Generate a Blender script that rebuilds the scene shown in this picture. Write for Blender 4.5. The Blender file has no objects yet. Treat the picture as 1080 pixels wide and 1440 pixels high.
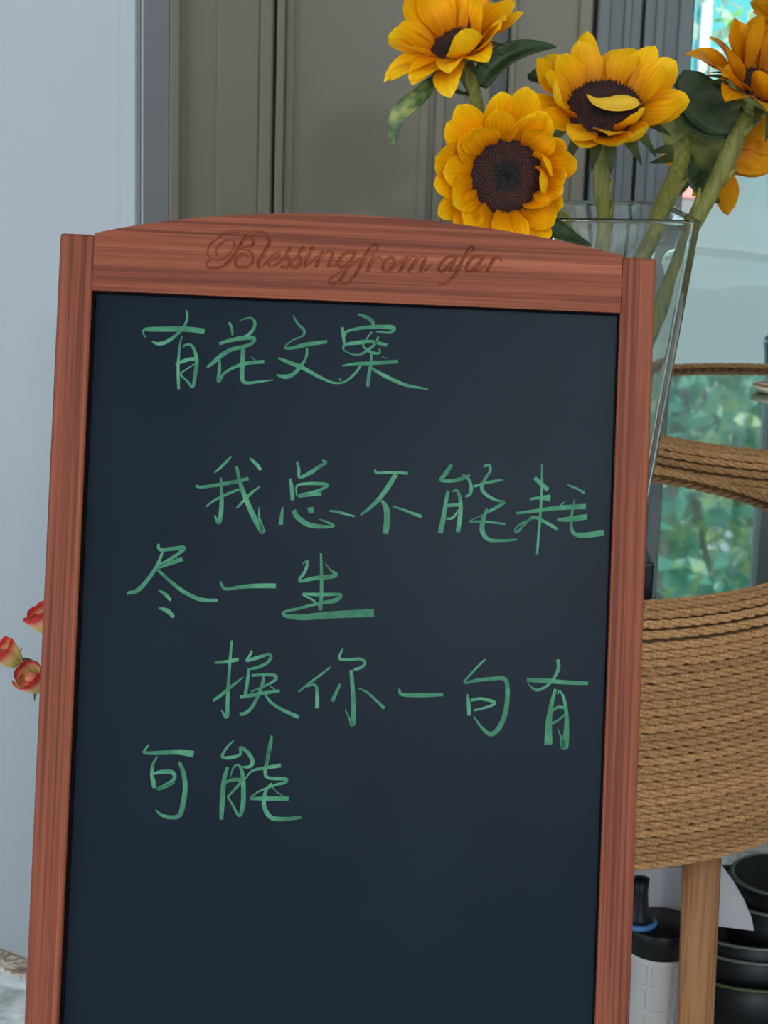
import bpy, bmesh, math, random
import numpy as np
from mathutils import Matrix, Vector
random.seed(7); rng = np.random.default_rng(7)
SC = bpy.context.scene; COL = SC.collection
# ------------------------------------------------------------------ camera
FPX, PITCH, ROLL, CAMH = 3000.0, math.radians(15), math.radians(1.8), 1.40
CAM = Vector((0, 0, CAMH))
_r0 = Vector((1, 0, 0)); _u0 = Vector((0, math.sin(PITCH), math.cos(PITCH))); FWD = Vector((0, math.cos(PITCH), -math.sin(PITCH)))
RGT = math.cos(ROLL)*_r0 + math.sin(ROLL)*_u0; UPV = -math.sin(ROLL)*_r0 + math.cos(ROLL)*_u0
cd = bpy.data.cameras.new('camera'); cam = bpy.data.objects.new('camera', cd); COL.objects.link(cam)
m3 = Matrix((RGT, UPV, -FWD)).transposed(); cam.matrix_world = Matrix.Translation(CAM) @ m3.to_4x4()
cd.sensor_fit = 'VERTICAL'; cd.sensor_height = 36; cd.lens = FPX/1440*36; cd.clip_end = 200
cd.dof.use_dof = True; cd.dof.focus_distance = 1.95; cd.dof.aperture_fstop = 22
SC.camera = cam
# ------------------------------------------------------------------ world, lights, exposure
w = bpy.data.worlds.new('sky'); SC.world = w; w.use_nodes = True
nt = w.node_tree; bg = nt.nodes['Background']
bg.inputs[0].default_value = (0.72, 0.88, 1.0, 1); bg.inputs[1].default_value = 1.4
def area(name, loc, target, sx, sy, power, col):
    l = bpy.data.lights.new(name, 'AREA'); l.shape = 'RECTANGLE'; l.size = sx; l.size_y = sy; l.energy = power; l.color = col
    o = bpy.data.objects.new(name, l); COL.objects.link(o); o.location = loc
    o.rotation_euler = (Vector(target)-Vector(loc)).to_track_quat('-Z', 'Y').to_euler(); return o
area('track_spotlight', (0.42, -1.9, 2.10), (0.1, 2.6, 1.0), 0.12, 0.12, 19, (0.94, 0.97, 1.0))
area('ceiling_panel_light', (0.82, -1.1, 2.64), (0.15, 1.8, 1.0), 0.40, 0.40, 21, (0.88, 0.95, 1.0))
area('storefront_daylight', (-2.6, 0.3, 1.6), (-0.2, 2.4, 1.0), 2.2, 1.8, 22, (0.86, 0.94, 1.0))
sun = bpy.data.lights.new('sun', 'SUN'); sun.energy = 5.5; sun.angle = 0.1; sun.color = (1, 0.96, 0.88)
so = bpy.data.objects.new('sun', sun); COL.objects.link(so)
so.rotation_euler = Vector((-0.25, 0.62, -1.0)).to_track_quat('-Z', 'Y').to_euler()
SC.view_settings.view_transform = 'Standard'; SC.view_settings.look = 'None'; SC.view_settings.gamma = 1
SC.view_settings.use_curve_mapping = False; SC.view_settings.exposure = 0.3
# ------------------------------------------------------------------ helpers
def ray(x, y): x, y = float(x), float(y); return FWD + ((x-540)/FPX)*RGT - ((y-720)/FPX)*UPV
def atY(x, y, Y): d = ray(x, y); return CAM + d*(Y/d.y)
def atZ(x, y, Z): d = ray(x, y); return CAM + d*((Z-CAMH)/d.z)
ORG = {}
def tag(o, label=None, cat=None, group=None, kind=None):
    if label: o['label'] = label
    if cat: o['category'] = cat
    if group: o['group'] = group
    if kind: o['kind'] = kind
    return o
def empty(name, loc, label=None, cat=None, group=None):
    o = bpy.data.objects.new(name, None); COL.objects.link(o); o.location = loc; o.empty_display_size = 0.05
    ORG[o.name] = Vector(loc); return tag(o, label, cat, group)
def link(name, me, parent=None, M=None, org=None):
    """link mesh data; M = matrix in world axes (relative to world origin)"""
    o = bpy.data.objects.new(name, me); COL.objects.link(o)
    po = ORG[parent.name] if parent else Vector((0, 0, 0))
    if parent: o.parent = parent
    if M is not None: o.matrix_local = Matrix.Translation(-po) @ M
    ORG[o.name] = po; return o
def mesh(name, V, F, mat=None, smooth=False):
    me = bpy.data.meshes.new(name); me.from_pydata([tuple(v) for v in V], [], [tuple(f) for f in F])
    if mat: me.materials.append(mat)
    if smooth: me.polygons.foreach_set('use_smooth', [True]*len(me.polygons))
    me.update(); return me
def obj(name, V, F, mat, parent=None, smooth=False, bevel=0, origin=None):
    """mesh given in world coordinates"""
    o0 = Vector(origin) if origin is not None else (ORG[parent.name] if parent else Vector((0, 0, 0)))
    V = [Vector(v)-o0 for v in V]
    o = bpy.data.objects.new(name, mesh(name, V, F, mat, smooth)); COL.objects.link(o)
    if parent: o.parent = parent; o.location = o0-ORG[parent.name]
    else: o.location = o0
    ORG[o.name] = o0
    if bevel:
        b = o.modifiers.new('bevel', 'BEVEL'); b.width = bevel; b.segments = 2; b.limit_method = 'ANGLE'
    return o
BOXF = [(0,3,2,1),(4,5,6,7),(0,1,5,4),(1,2,6,5),(2,3,7,6),(3,0,4,7)]
def boxv(a, b):
    return [(a[0],a[1],a[2]),(b[0],a[1],a[2]),(b[0],b[1],a[2]),(a[0],b[1],a[2]),(a[0],a[1],b[2]),(b[0],a[1],b[2]),(b[0],b[1],b[2]),(a[0],b[1],b[2])]
def box(name, a, b, mat, parent=None, bevel=0, origin=None): return obj(name, boxv(a, b), BOXF, mat, parent, bevel=bevel, origin=origin)
def catmull(P, n=8):
    P = np.array(P, float); out = []
    Q = np.vstack([2*P[0]-P[1], P, 2*P[-1]-P[-2]])
    for i in range(1, len(Q)-2):
        p0, p1, p2, p3 = Q[i-1:i+3]
        for k in range(n):
            t = k/n
            out.append(.5*((2*p1)+(-p0+p2)*t+(2*p0-5*p1+4*p2-p3)*t*t+(-p0+3*p1-3*p2+p3)*t**3))
    out.append(P[-1]); return np.array(out)
def tube(P, R, seg=10, wob=0.0, cap=True):
    """tube through points P with radii R"""
    P = [Vector(p) for p in P]; R = [float(q) for q in R]; V = []; F = []
    up = Vector((0.3, 0.2, 1)).normalized()
    for i, p in enumerate(P):
        t = (P[min(i+1, len(P)-1)]-P[max(i-1, 0)]).normalized()
        a = t.cross(up)
        if a.length < 1e-3: a = t.cross(Vector((1, 0, 0)))
        a.normalize(); b = t.cross(a)
        for k in range(seg):
            an = 2*math.pi*k/seg; rr = R[i]*(1+wob*math.cos(5*an+0.7*math.sin(i*.3)))
            V.append(p+rr*(math.cos(an)*a+math.sin(an)*b))
    for i in range(len(P)-1):
        for k in range(seg):
            k2 = (k+1) % seg
            F.append((i*seg+k, (i+1)*seg+k, (i+1)*seg+k2, i*seg+k2))
    if cap: F.append(tuple(range(seg))); F.append(tuple(range((len(P)-1)*seg+seg-1, (len(P)-1)*seg-1, -1)))
    return V, F
def lathe(prof, c, seg=48, closed=False):
    V = []; F = []
    for (r, z) in prof:
        for k in range(seg):
            a = 2*math.pi*k/seg; V.append((c[0]+r*math.cos(a), c[1]+r*math.sin(a), c[2]+z))
    n = len(prof)
    for i in range(n-1 if not closed else n):
        j = (i+1) % n
        for k in range(seg):
            k2 = (k+1) % seg; F.append((i*seg+k, i*seg+k2, j*seg+k2, j*seg+k))
    if not closed:
        F.append(tuple(reversed(range(seg)))); F.append(tuple(range((n-1)*seg, n*seg)))
    return V, F
# ------------------------------------------------------------------ materials
def mat(name, c, rough=.6, metal=0, spec=None, ior=None, coat=0):   # spec = specular level
    m = bpy.data.materials.new(name); m.use_nodes = True; b = m.node_tree.nodes['Principled BSDF']
    b.inputs['Base Color'].default_value = (*c, 1); b.inputs['Roughness'].default_value = rough; b.inputs['Metallic'].default_value = metal
    if ior: b.inputs['IOR'].default_value = ior
    if spec is not None: b.inputs['Specular IOR Level'].default_value = spec
    if coat: b.inputs['Coat Weight'].default_value = coat; b.inputs['Coat Roughness'].default_value = .05
    return m
def noisy(name, stops, scale=(1, 1, 1), nscale=5, detail=5, rough=.6, bump=0, dist=0, coord='Object', ior=None, rnd=0, bscale=None, translucent=0, spec=None):
    """procedural: stretched noise through a colour ramp, optional bump and per-object variation"""
    m = mat(name, stops[0][1], rough, ior=ior, spec=spec); T = m.node_tree; N = T.nodes; L = T.links; b = N['Principled BSDF']
    tc = N.new('ShaderNodeTexCoord'); mp = N.new('ShaderNodeMapping'); mp.inputs['Scale'].default_value = scale
    L.new(tc.outputs[coord], mp.inputs[0])
    nz = N.new('ShaderNodeTexNoise'); nz.inputs['Scale'].default_value = nscale; nz.inputs['Detail'].default_value = detail; nz.inputs['Distortion'].default_value = dist
    src = mp.outputs[0]
    if rnd:
        oi = N.new('ShaderNodeObjectInfo'); ad = N.new('ShaderNodeVectorMath'); ad.operation = 'MULTIPLY_ADD'
        ad.inputs[1].default_value = (1, 1, 1); L.new(src, ad.inputs[0])
        cb = N.new('ShaderNodeCombineXYZ'); mu = N.new('ShaderNodeMath'); mu.operation = 'MULTIPLY'; mu.inputs[1].default_value = 37
        L.new(oi.outputs['Random'], mu.inputs[0]); L.new(mu.outputs[0], cb.inputs[0]); L.new(mu.outputs[0], cb.inputs[2]); L.new(cb.outputs[0], ad.inputs[2]); src = ad.outputs[0]
    L.new(src, nz.inputs['Vector'])
    cr = N.new('ShaderNodeValToRGB'); e = cr.color_ramp.elements
    while len(e) < len(stops): e.new(.5)
    for q, (p, c) in zip(e, stops): q.position = p; q.color = (*c, 1)
    L.new(nz.outputs['Fac'], cr.inputs[0]); colour = cr.outputs[0]
    if rnd:
        hs = N.new('ShaderNodeHueSaturation'); mr = N.new('ShaderNodeMapRange'); mr.inputs[3].default_value = 1-rnd; mr.inputs[4].default_value = 1+rnd
        L.new(oi.outputs['Random'], mr.inputs[0]); L.new(mr.outputs[0], hs.inputs['Value']); L.new(colour, hs.inputs['Color']); colour = hs.outputs[0]
    L.new(colour, b.inputs['Base Color'])
    if bump:
        bp = N.new('ShaderNodeBump'); bp.inputs['Strength'].default_value = bump; bp.inputs['Distance'].default_value = .002
        if bscale:
            n2 = N.new('ShaderNodeTexNoise'); n2.inputs['Scale'].default_value = bscale; L.new(src, n2.inputs['Vector']); L.new(n2.outputs['Fac'], bp.inputs['Height'])
        else: L.new(nz.outputs['Fac'], bp.inputs['Height'])
        L.new(bp.outputs[0], b.inputs['Normal'])
    if translucent:
        tr = N.new('ShaderNodeBsdfTranslucent'); L.new(colour, tr.inputs[0]); mx = N.new('ShaderNodeMixShader'); mx.inputs[0].default_value = translucent
        L.new(b.outputs[0], mx.inputs[1]); L.new(tr.outputs[0], mx.inputs[2]); L.new(mx.outputs[0], N['Material Output'].inputs[0])
    m['_colour'] = cr.name
    return m
def wood(name, axis, dark, mid, light, fine=1.0):
    """grain running along an axis (0 x, 2 z) in object space: broad tone, grain bands and fine pores"""
    m = mat(name, mid, .55, spec=.2); T = m.node_tree; N = T.nodes; L = T.links; b = N['Principled BSDF']
    tc = N.new('ShaderNodeTexCoord'); oi = N.new('ShaderNodeObjectInfo')
    off = N.new('ShaderNodeVectorMath'); off.operation = 'ADD'; mu = N.new('ShaderNodeMath'); mu.operation = 'MULTIPLY'; mu.inputs[1].default_value = 13
    L.new(oi.outputs['Random'], mu.inputs[0]); L.new(tc.outputs['Object'], off.inputs[0]); L.new(mu.outputs[0], off.inputs[1])
    def nz(sc, s, d, dist):
        mp = N.new('ShaderNodeMapping'); v = [s, s, s]; v[axis] = sc; mp.inputs['Scale'].default_value = v; L.new(off.outputs[0], mp.inputs[0])
        n = N.new('ShaderNodeTexNoise'); n.inputs['Scale'].default_value = 1; n.inputs['Detail'].default_value = d; n.inputs['Distortion'].default_value = dist; L.new(mp.outputs[0], n.inputs['Vector']); return n
    n1 = nz(1.6, 210*fine, 3, .5); n2 = nz(4, 560*fine, 2, .2); n3 = nz(1.5, 14, 2, .3)
    def ramp(n, stops):
        cr = N.new('ShaderNodeValToRGB'); e = cr.color_ramp.elements
        while len(e) < len(stops): e.new(.5)
        for q, (p, c) in zip(e, stops): q.position = p; q.color = (*c, 1)
        L.new(n.outputs['Fac'], cr.inputs[0]); return cr
    c1 = ramp(n1, [(.36, dark), (.46, mid), (.55, mid), (.70, light)])
    c2 = ramp(n2, [(.34, (.70, .64, .62)), (.54, (1, 1, 1))]); c3 = ramp(n3, [(.3, (.80, .76, .76)), (.7, (1.12, 1.10, 1.05))])
    def mul(a, bb):
        x = N.new('ShaderNodeMix'); x.data_type = 'RGBA'; x.blend_type = 'MULTIPLY'; x.inputs[0].default_value = 1; L.new(a, x.inputs[6]); L.new(bb, x.inputs[7]); return x.outputs[2]
    L.new(mul(mul(c1.outputs[0], c2.outputs[0]), c3.outputs[0]), b.inputs['Base Color'])
    bp = N.new('ShaderNodeBump'); bp.inputs['Strength'].default_value = .25; bp.inputs['Distance'].default_value = .0006; L.new(n1.outputs['Fac'], bp.inputs['Height']); L.new(bp.outputs[0], b.inputs['Normal'])
    return m
def glass(name, col, rough=0.0, ior=1.45):
    m = mat(name, col, rough, ior=ior); m.node_tree.nodes['Principled BSDF'].inputs['Transmission Weight'].default_value = 1; return m
def axis_ramp(name, axis, lo, hi, stops, rough=.5, translucent=0, streak=0, rnd=0):
    """colour along one object axis with fine streaks (petals, leaves)"""
    m = mat(name, stops[0][1], rough, spec=.15); T = m.node_tree; N = T.nodes; L = T.links; b = N['Principled BSDF']
    tc = N.new('ShaderNodeTexCoord'); sp = N.new('ShaderNodeSeparateXYZ'); L.new(tc.outputs['Object'], sp.inputs[0])
    mr = N.new('ShaderNodeMapRange'); mr.inputs[1].default_value = lo; mr.inputs[2].default_value = hi; L.new(sp.outputs[axis], mr.inputs[0])
    cr = N.new('ShaderNodeValToRGB'); e = cr.color_ramp.elements
    while len(e) < len(stops): e.new(.5)
    for q, (p, c) in zip(e, stops): q.position = p; q.color = (*c, 1)
    L.new(mr.outputs[0], cr.inputs[0]); colour = cr.outputs[0]
    oi = N.new('ShaderNodeObjectInfo')
    if streak:
        mp = N.new('ShaderNodeMapping'); v = [420, 420, 60]; v[axis] = 12; mp.inputs['Scale'].default_value = v; L.new(tc.outputs['Object'], mp.inputs[0])
        n = N.new('ShaderNodeTexNoise'); n.inputs['Scale'].default_value = 1; n.inputs['Detail'].default_value = 2; L.new(mp.outputs[0], n.inputs['Vector'])
        m2 = N.new('ShaderNodeMapRange'); m2.inputs[1].default_value = .3; m2.inputs[2].default_value = .7; m2.inputs[3].default_value = 1-streak; m2.inputs[4].default_value = 1+streak*.5
        L.new(n.outputs['Fac'], m2.inputs[0]); hs = N.new('ShaderNodeHueSaturation'); L.new(m2.outputs[0], hs.inputs['Value']); L.new(colour, hs.inputs['Color']); colour = hs.outputs[0]
    if rnd:
        m3_ = N.new('ShaderNodeMapRange'); m3_.inputs[3].default_value = 1-rnd; m3_.inputs[4].default_value = 1+rnd*.4; L.new(oi.outputs['Random'], m3_.inputs[0])
        hs = N.new('ShaderNodeHueSaturation'); L.new(m3_.outputs[0], hs.inputs['Value']); L.new(colour, hs.inputs['Color']); colour = hs.outputs[0]
    L.new(colour, b.inputs['Base Color'])
    if translucent:
        tr = N.new('ShaderNodeBsdfTranslucent'); L.new(colour, tr.inputs[0]); mx = N.new('ShaderNodeMixShader'); mx.inputs[0].default_value = translucent
        L.new(b.outputs[0], mx.inputs[1]); L.new(tr.outputs[0], mx.inputs[2]); L.new(mx.outputs[0], N['Material Output'].inputs[0])
    return m
M = {}
WD, WM, WL = (.130, .029, .013), (.215, .054, .025), (.285, .082, .040)
M['wood_z'] = wood('reddish_wood_upright', 2, WD, WM, WL)
M['wood_x'] = wood('reddish_wood_rail', 0, WD, WM, WL, .75)
M['leg'] = wood('light_pine', 2, (.26, .11, .04), (.42, .20, .085), (.52, .28, .13), .6)
M['board'] = noisy('blackboard', [(.3, (.0060, .0106, .0168)), (.7, (.0076, .0128, .0198))], nscale=9, rough=.33, bump=.03, bscale=900, spec=.05)
M['rebate'] = mat('rebate_shade_black', (.003, .003, .004), .8, spec=.03)  # near-black for the painted shade in the rebate, also on the hinges
M['chalk'] = noisy('green_chalk_ink', [(.25, (.012, .085, .042)), (.5, (.027, .155, .077)), (.75, (.08, .25, .14))], nscale=55, detail=4, rough=.75, dist=.4)
M['paint'] = noisy('grey_olive_paint', [(.3, (.242, .212, .150)), (.7, (.262, .230, .165))], nscale=2, rough=.45)
M['paint_grey'] = noisy('cool_grey_paint', [(.3, (.165, .182, .180)), (.7, (.19, .205, .202))], nscale=2, rough=.45)
M['paint_dark'] = noisy('groove_shade_grey', [(.3, (.13, .135, .115)), (.7, (.15, .155, .135))], nscale=2, rough=.5)
M['gap'] = mat('dark_gap', (.10, .095, .080), .8)
M['door'] = noisy('white_door_paint', [(.3, (.275, .288, .300)), (.7, (.292, .305, .318))], nscale=3, rough=.4)
M['door_edge'] = mat('shaded_door_edge', (.22, .22, .235), .5)  # darker than the door: shade of the unlit edge is in the colour
M['wall'] = noisy('plaster', [(.3, (.55, .56, .55)), (.7, (.6, .6, .59))], nscale=4, rough=.85)
M['floor'] = noisy('grey_marble_tile', [(.28, (.32, .32, .30)), (.45, (.60, .60, .57)), (.6, (.78, .77, .75)), (.75, (.85, .84, .82))], scale=(1, 1.6, 1), nscale=14, detail=7, rough=.25, dist=1.2)
M['brownstone'] = noisy('brown_marble_strip', [(.32, (.15, .085, .055)), (.45, (.34, .24, .16)), (.54, (.66, .56, .44)), (.66, (.30, .19, .13))], nscale=38, detail=3, rough=.3, dist=1.5)
M['paving'] = noisy('pale_paving', [(.3, (.108, .118, .122)), (.7, (.120, .130, .134))], nscale=.6, rough=.5)
M['rope'] = noisy('jute_rope', [(.25, (.25, .122, .048)), (.5, (.39, .205, .088)), (.75, (.55, .315, .145))], nscale=300, detail=3, rough=.9, bump=.4, rnd=.15, spec=.1)
M['drum'] = mat('dark_barrel', (.16, .09, .04), .9)
M['top'] = mat('tinted_glass_top', (.010, .030, .028), .012, ior=4.0, coat=1.0)
M['vase'] = glass('clear_glass', (.90, .95, .92), 0.0, 1.45)
M['stem'] = noisy('sunflower_stem', [(.3, (.115, .115, .016)), (.55, (.20, .185, .030)), (.75, (.28, .25, .060))], scale=(1, 1, .12), nscale=220, rough=.6, rnd=.1)
M['calyx'] = noisy('calyx_green', [(.3, (.11, .13, .026)), (.7, (.27, .28, .075))], nscale=45, rough=.65, translucent=.1)
M['sepal'] = axis_ramp('sepal_green', 0, 0, .03, [(0, (.12, .14, .04)), (1, (.03, .045, .02))], .6, .1)
M['leaf'] = noisy('leaf_green', [(.3, (.022, .048, .016)), (.7, (.055, .095, .030))], nscale=60, rough=.5, translucent=.2)
M['leaf_pale'] = noisy('variegated_leaf', [(.38, (.05, .09, .025)), (.55, (.14, .22, .07)), (.68, (.40, .38, .09))], nscale=55, detail=2, rough=.5, translucent=.2)
M['petal'] = axis_ramp('sunflower_petal', 0, 0, .055, [(0, (.66, .19, .001)), (.45, (.95, .41, .001)), (1, (.99, .57, .006))], .5, .22, .16, .12)
M['petal_amber_shade'] = axis_ramp('amber_shade_petal', 0, 0, .055, [(0, (.50, .13, .001)), (.5, (.74, .26, .002)), (1, (.82, .34, .004))], .5, .22, .16, .12)  # darker copy of petal, amber tone with shade put into the colour
M['petal_pale'] = noisy('pale_yellow_petal', [(.3, (.92, .52, .02)), (.7, (.98, .66, .08))], scale=(8, 60, 60), nscale=4, rough=.5, spec=.15, translucent=.2)
def disc_mat():
    m = mat('sunflower_disc', (.02, .008, .008), .85); T = m.node_tree; N = T.nodes; L = T.links
    tc = N.new('ShaderNodeTexCoord'); ln = N.new('ShaderNodeVectorMath'); ln.operation = 'LENGTH'; L.new(tc.outputs['Object'], ln.inputs[0])
    nz = N.new('ShaderNodeTexNoise'); nz.inputs['Scale'].default_value = 110; nz.inputs['Detail'].default_value = 3; L.new(tc.outputs['Object'], nz.inputs['Vector'])
    ma = N.new('ShaderNodeMath'); ma.operation = 'MULTIPLY_ADD'; ma.inputs[1].default_value = .022; L.new(nz.outputs['Fac'], ma.inputs[0]); L.new(ln.outputs['Value'], ma.inputs[2])
    mr = N.new('ShaderNodeMapRange'); mr.inputs[1].default_value = .008; mr.inputs[2].default_value = .05; L.new(ma.outputs[0], mr.inputs[0])
    cr = N.new('ShaderNodeValToRGB'); e = cr.color_ramp.elements; e.new(.5); e.new(.5)
    for q, (p, c) in zip(e, [(0, (.010, .011, .012)), (.38, (.012, .010, .011)), (.62, (.055, .016, .012)), (1, (.036, .010, .012))]): q.position = p; q.color = (*c, 1)
    L.new(mr.outputs[0], cr.inputs[0]); L.new(cr.outputs[0], N['Principled BSDF'].inputs['Base Color']); return m
M['disc'] = disc_mat()
M['black'] = mat('black_plastic', (.006, .007, .008), .4, spec=.25)
M['white_plastic'] = mat('white_plastic', (.42, .395, .38), .45)
M['paper'] = noisy('white_card', [(.3, (.40, .37, .39)), (.7, (.44, .41, .43))], nscale=8, rough=.7)
M['blue'] = mat('blue_plastic', (.05, .18, .42), .4)
M['rim'] = mat('pale_rim', (.11, .11, .107), .4)
M['olive'] = mat('olive_plastic', (.06, .075, .02), .5)
M['amber'] = mat('amber_glaze', (.36, .13, .015), .3)
M['cream'] = mat('cream_glaze', (.62, .60, .42), .4)
M['slate'] = mat('slate_blue_glaze', (.06, .13, .18), .25)
# ------------------------------------------------------------------ the setting
def struct(o): o['kind'] = 'structure'; return o
struct(box('floor', (-3, -2.4, -.10), (2.4, 4.05, 0), M['floor']))
struct(box('ceiling', (-3, -2.4, 2.7), (2.4, 4.05, 2.8), M['wall']))
struct(box('wall_right', (2.4, -2.4, -.1), (2.5, 4.05, 2.8), M['wall']))
struct(box('wall_back', (-3, 4.05, -.1), (.50, 4.15, 2.8), M['wall']))
struct(box('pavement', (-14, 4.06, -.12), (26, 40, -.02), M['paving']))
# white open door at the left
DA = atZ(0, 1340, 0); DB = atZ(38, 1355, 0); dd = (DB-DA).normalized(); dn = Vector((-dd.y, dd.x, 0))   # dn points away from the camera
if dn.y < 0: dn = -dn
lo, hi = 0, 1.0
for _ in range(40):
    mid = (lo+hi)/2; P = DA+dd*mid+Vector((0, 0, 1.25)); v = P-CAM; px = 540+FPX*v.dot(RGT)/v.dot(FWD)
    if px < 198.5: lo = mid
    else: hi = mid
DEND = lo
def dpt(t, n, z): p = DA+dd*t+dn*n; return (p.x, p.y, z)
def dbox(name, t0, t1, n0, n1, z0, z1, m, parent=None, bevel=0):
    V = [dpt(t0, n0, z0), dpt(t1, n0, z0), dpt(t1, n1, z0), dpt(t0, n1, z0), dpt(t0, n0, z1), dpt(t1, n0, z1), dpt(t1, n1, z1), dpt(t0, n1, z1)]
    return obj(name, V, BOXF, m, parent, bevel=bevel)
door = struct(dbox('door_1', -.62, DEND-.0035, .0, .046, .006, 2.12, M['door'], bevel=.002))
dbox('door_seal', DEND-.003, DEND+.0005, .001, .046, .006, 2.12, M['gap'], door)
dbox('door_edge_strip', DEND+.0005, DEND+.004, -.001, .047, .006, 2.12, M['door_edge'], door, bevel=.001)
dbox('stile', DEND-.030, DEND-.0045, -.006, .0, .006, 2.12, M['door'], door, bevel=.005)
def strip_floor():
    V = [dpt(-.62, -.035, .0), dpt(DEND+.02, -.035, 0), dpt(DEND+.02, .08, 0), dpt(-.62, .08, 0)]
    V += [(a, b_, .004) for a, b_, c in V]
    return struct(obj('trim_1', V, BOXF, M['brownstone']))
strip_floor()
# tall cabinet doors behind
CY = 3.90
def cx(px, y=150): return atY(px, y, CY).x
cab = empty('tall_cabinet', (-.4, CY+.08, 0), 'grey-olive tall cabinet with panelled doors behind the sunflowers', 'cabinet')
box('carcass', (-2.2, CY+.004, 0), (cx(962), CY+.145, 2.5), M['gap'], cab)
def cdoor(x0, x1, m, mould=(), thick=.02):
    d = box('cabinet_door', (x0, CY-thick, .06), (x1, CY+.003, 2.48), m, cab, bevel=.0015)
    for a, b_, h in mould:      # upright mouldings, h = how far they stand proud
        box('moulding', (a, CY-thick-h, .10), (b_, CY-thick+.001, 2.44), m, d, bevel=min(h*.8, .004))
    return d
xs = lambda *p: [cx(q) for q in p]
a, b_, c_, d_, e_, f_ = xs(241, 256, 306, 366, 384, 386)
cdoor(-1.2, xs(239)[0], M['paint'], [])
cdoor(a, cx(385), M['paint'], [(a, b_, .018), (c_, d_, .006), (d_, e_, .014)])
cdoor(cx(388.5), cx(689), M['paint'], [(cx(389), cx(401), .016), (cx(401), cx(414), .008), (cx(590), cx(604), .005), (cx(612), cx(626), .012), (cx(655), cx(688), .014)])
box('groove_shade_strip', (cx(689.5), CY-.010, .06), (cx(711), CY+.003, 2.48), M['paint_dark'], cab)  # groove between the doors, its shade painted as a darker strip
cdoor(cx(712), cx(826), M['paint'], [(cx(712.5), cx(722), .010), (cx(806), cx(825), .012)])
cdoor(cx(831), cx(893), M['paint_grey'], [(cx(832), cx(850), .014), (cx(868), cx(880), .006)])
cdoor(cx(898), cx(966), M['paint_grey'], [(cx(912), cx(926), .010), (cx(944), cx(965), .012)])
# the window beside it
win = struct(box('window_1', (.50, 4.02, 0), (.53, 4.10, 2.7), M['paint_grey']))
for x0, x1 in ((.735, .80), (1.50, 1.56), (2.34, 2.40)): box('window_frame', (x0, 4.02, 0), (x1, 4.10, 2.7), M['paint_grey'], win)
box('window_sill', (.53, 4.02, 0), (2.34, 4.10, .05), M['paint_grey'], win)
gm = bpy.data.materials.new('window_glass'); gm.use_nodes = True; T = gm.node_tree; T.nodes.remove(T.nodes['Principled BSDF'])
tb = T.nodes.new('ShaderNodeBsdfTransparent'); tb.inputs[0].default_value = (.90, .97, .96, 1); gl = T.nodes.new('ShaderNodeBsdfGlossy'); gl.inputs['Roughness'].default_value = 0
fr = T.nodes.new('ShaderNodeFresnel'); mx = T.nodes.new('ShaderNodeMixShader'); T.links.new(fr.outputs[0], mx.inputs[0]); T.links.new(tb.outputs[0], mx.inputs[1]); T.links.new(gl.outputs[0], mx.inputs[2]); T.links.new(mx.outputs[0], T.nodes['Material Output'].inputs[0])
for x0, x1 in ((.53, .735), (.80, 1.50), (1.56, 2.34)): box('pane', (x0, 4.055, .05), (x1, 4.062, 2.7), gm, win)
# ------------------------------------------------------------------ chalkboard sign
BO = Vector((-.0278679, 1.78529279, 1.1519739)); YAW, LEAN, BROLL = .02055885, .29991317, .01440819
HW, WI, TI = .25, .02853, .04706
U = Vector((math.cos(YAW), math.sin(YAW), 0)); Nf = Vector((math.sin(YAW), -math.cos(YAW), 0)); Vv = Vector((0, 0, 1))*math.cos(LEAN)-Nf*math.sin(LEAN)
U, Vv = math.cos(BROLL)*U-math.sin(BROLL)*Vv, math.cos(BROLL)*Vv+math.sin(BROLL)*U
Win = Vv.cross(U); MB = Matrix.Translation(BO) @ Matrix((U, Win, Vv)).transposed().to_4x4()
def onboard(x, y, depth=0.0):
    d = ray(x, y); n = Win; t = ((BO+depth*n-CAM).dot(n))/d.dot(n); P = CAM+d*t-BO; return P.dot(U), P.dot(Vv)
sign = empty('chalkboard_sign', (BO.x, 1.62, 0), 'reddish wooden standing chalkboard sign with arched top and green handwriting', 'sign')
def bobj(name, V, F, m, parent=sign, smooth=False, bevel=0):
    o = link(name, mesh(name, V, F, m, smooth), parent, MB if parent is sign else Matrix.Translation(ORG[parent.name]))
    if bevel:
        bv = o.modifiers.new('bevel', 'BEVEL'); bv.width = bevel; bv.segments = 2; bv.limit_method = 'ANGLE'
    return o
TH = .024
for s in (-1, 1):
    zb = -(BO.z+s*HW*U.z)/Vv.z+.004
    x0, x1 = sorted((s*HW, s*(HW-WI)))
    bobj('post', boxv((x0, 0, zb), (x1, TH, 0)), BOXF, M['wood_z'], bevel=.0022)
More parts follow.
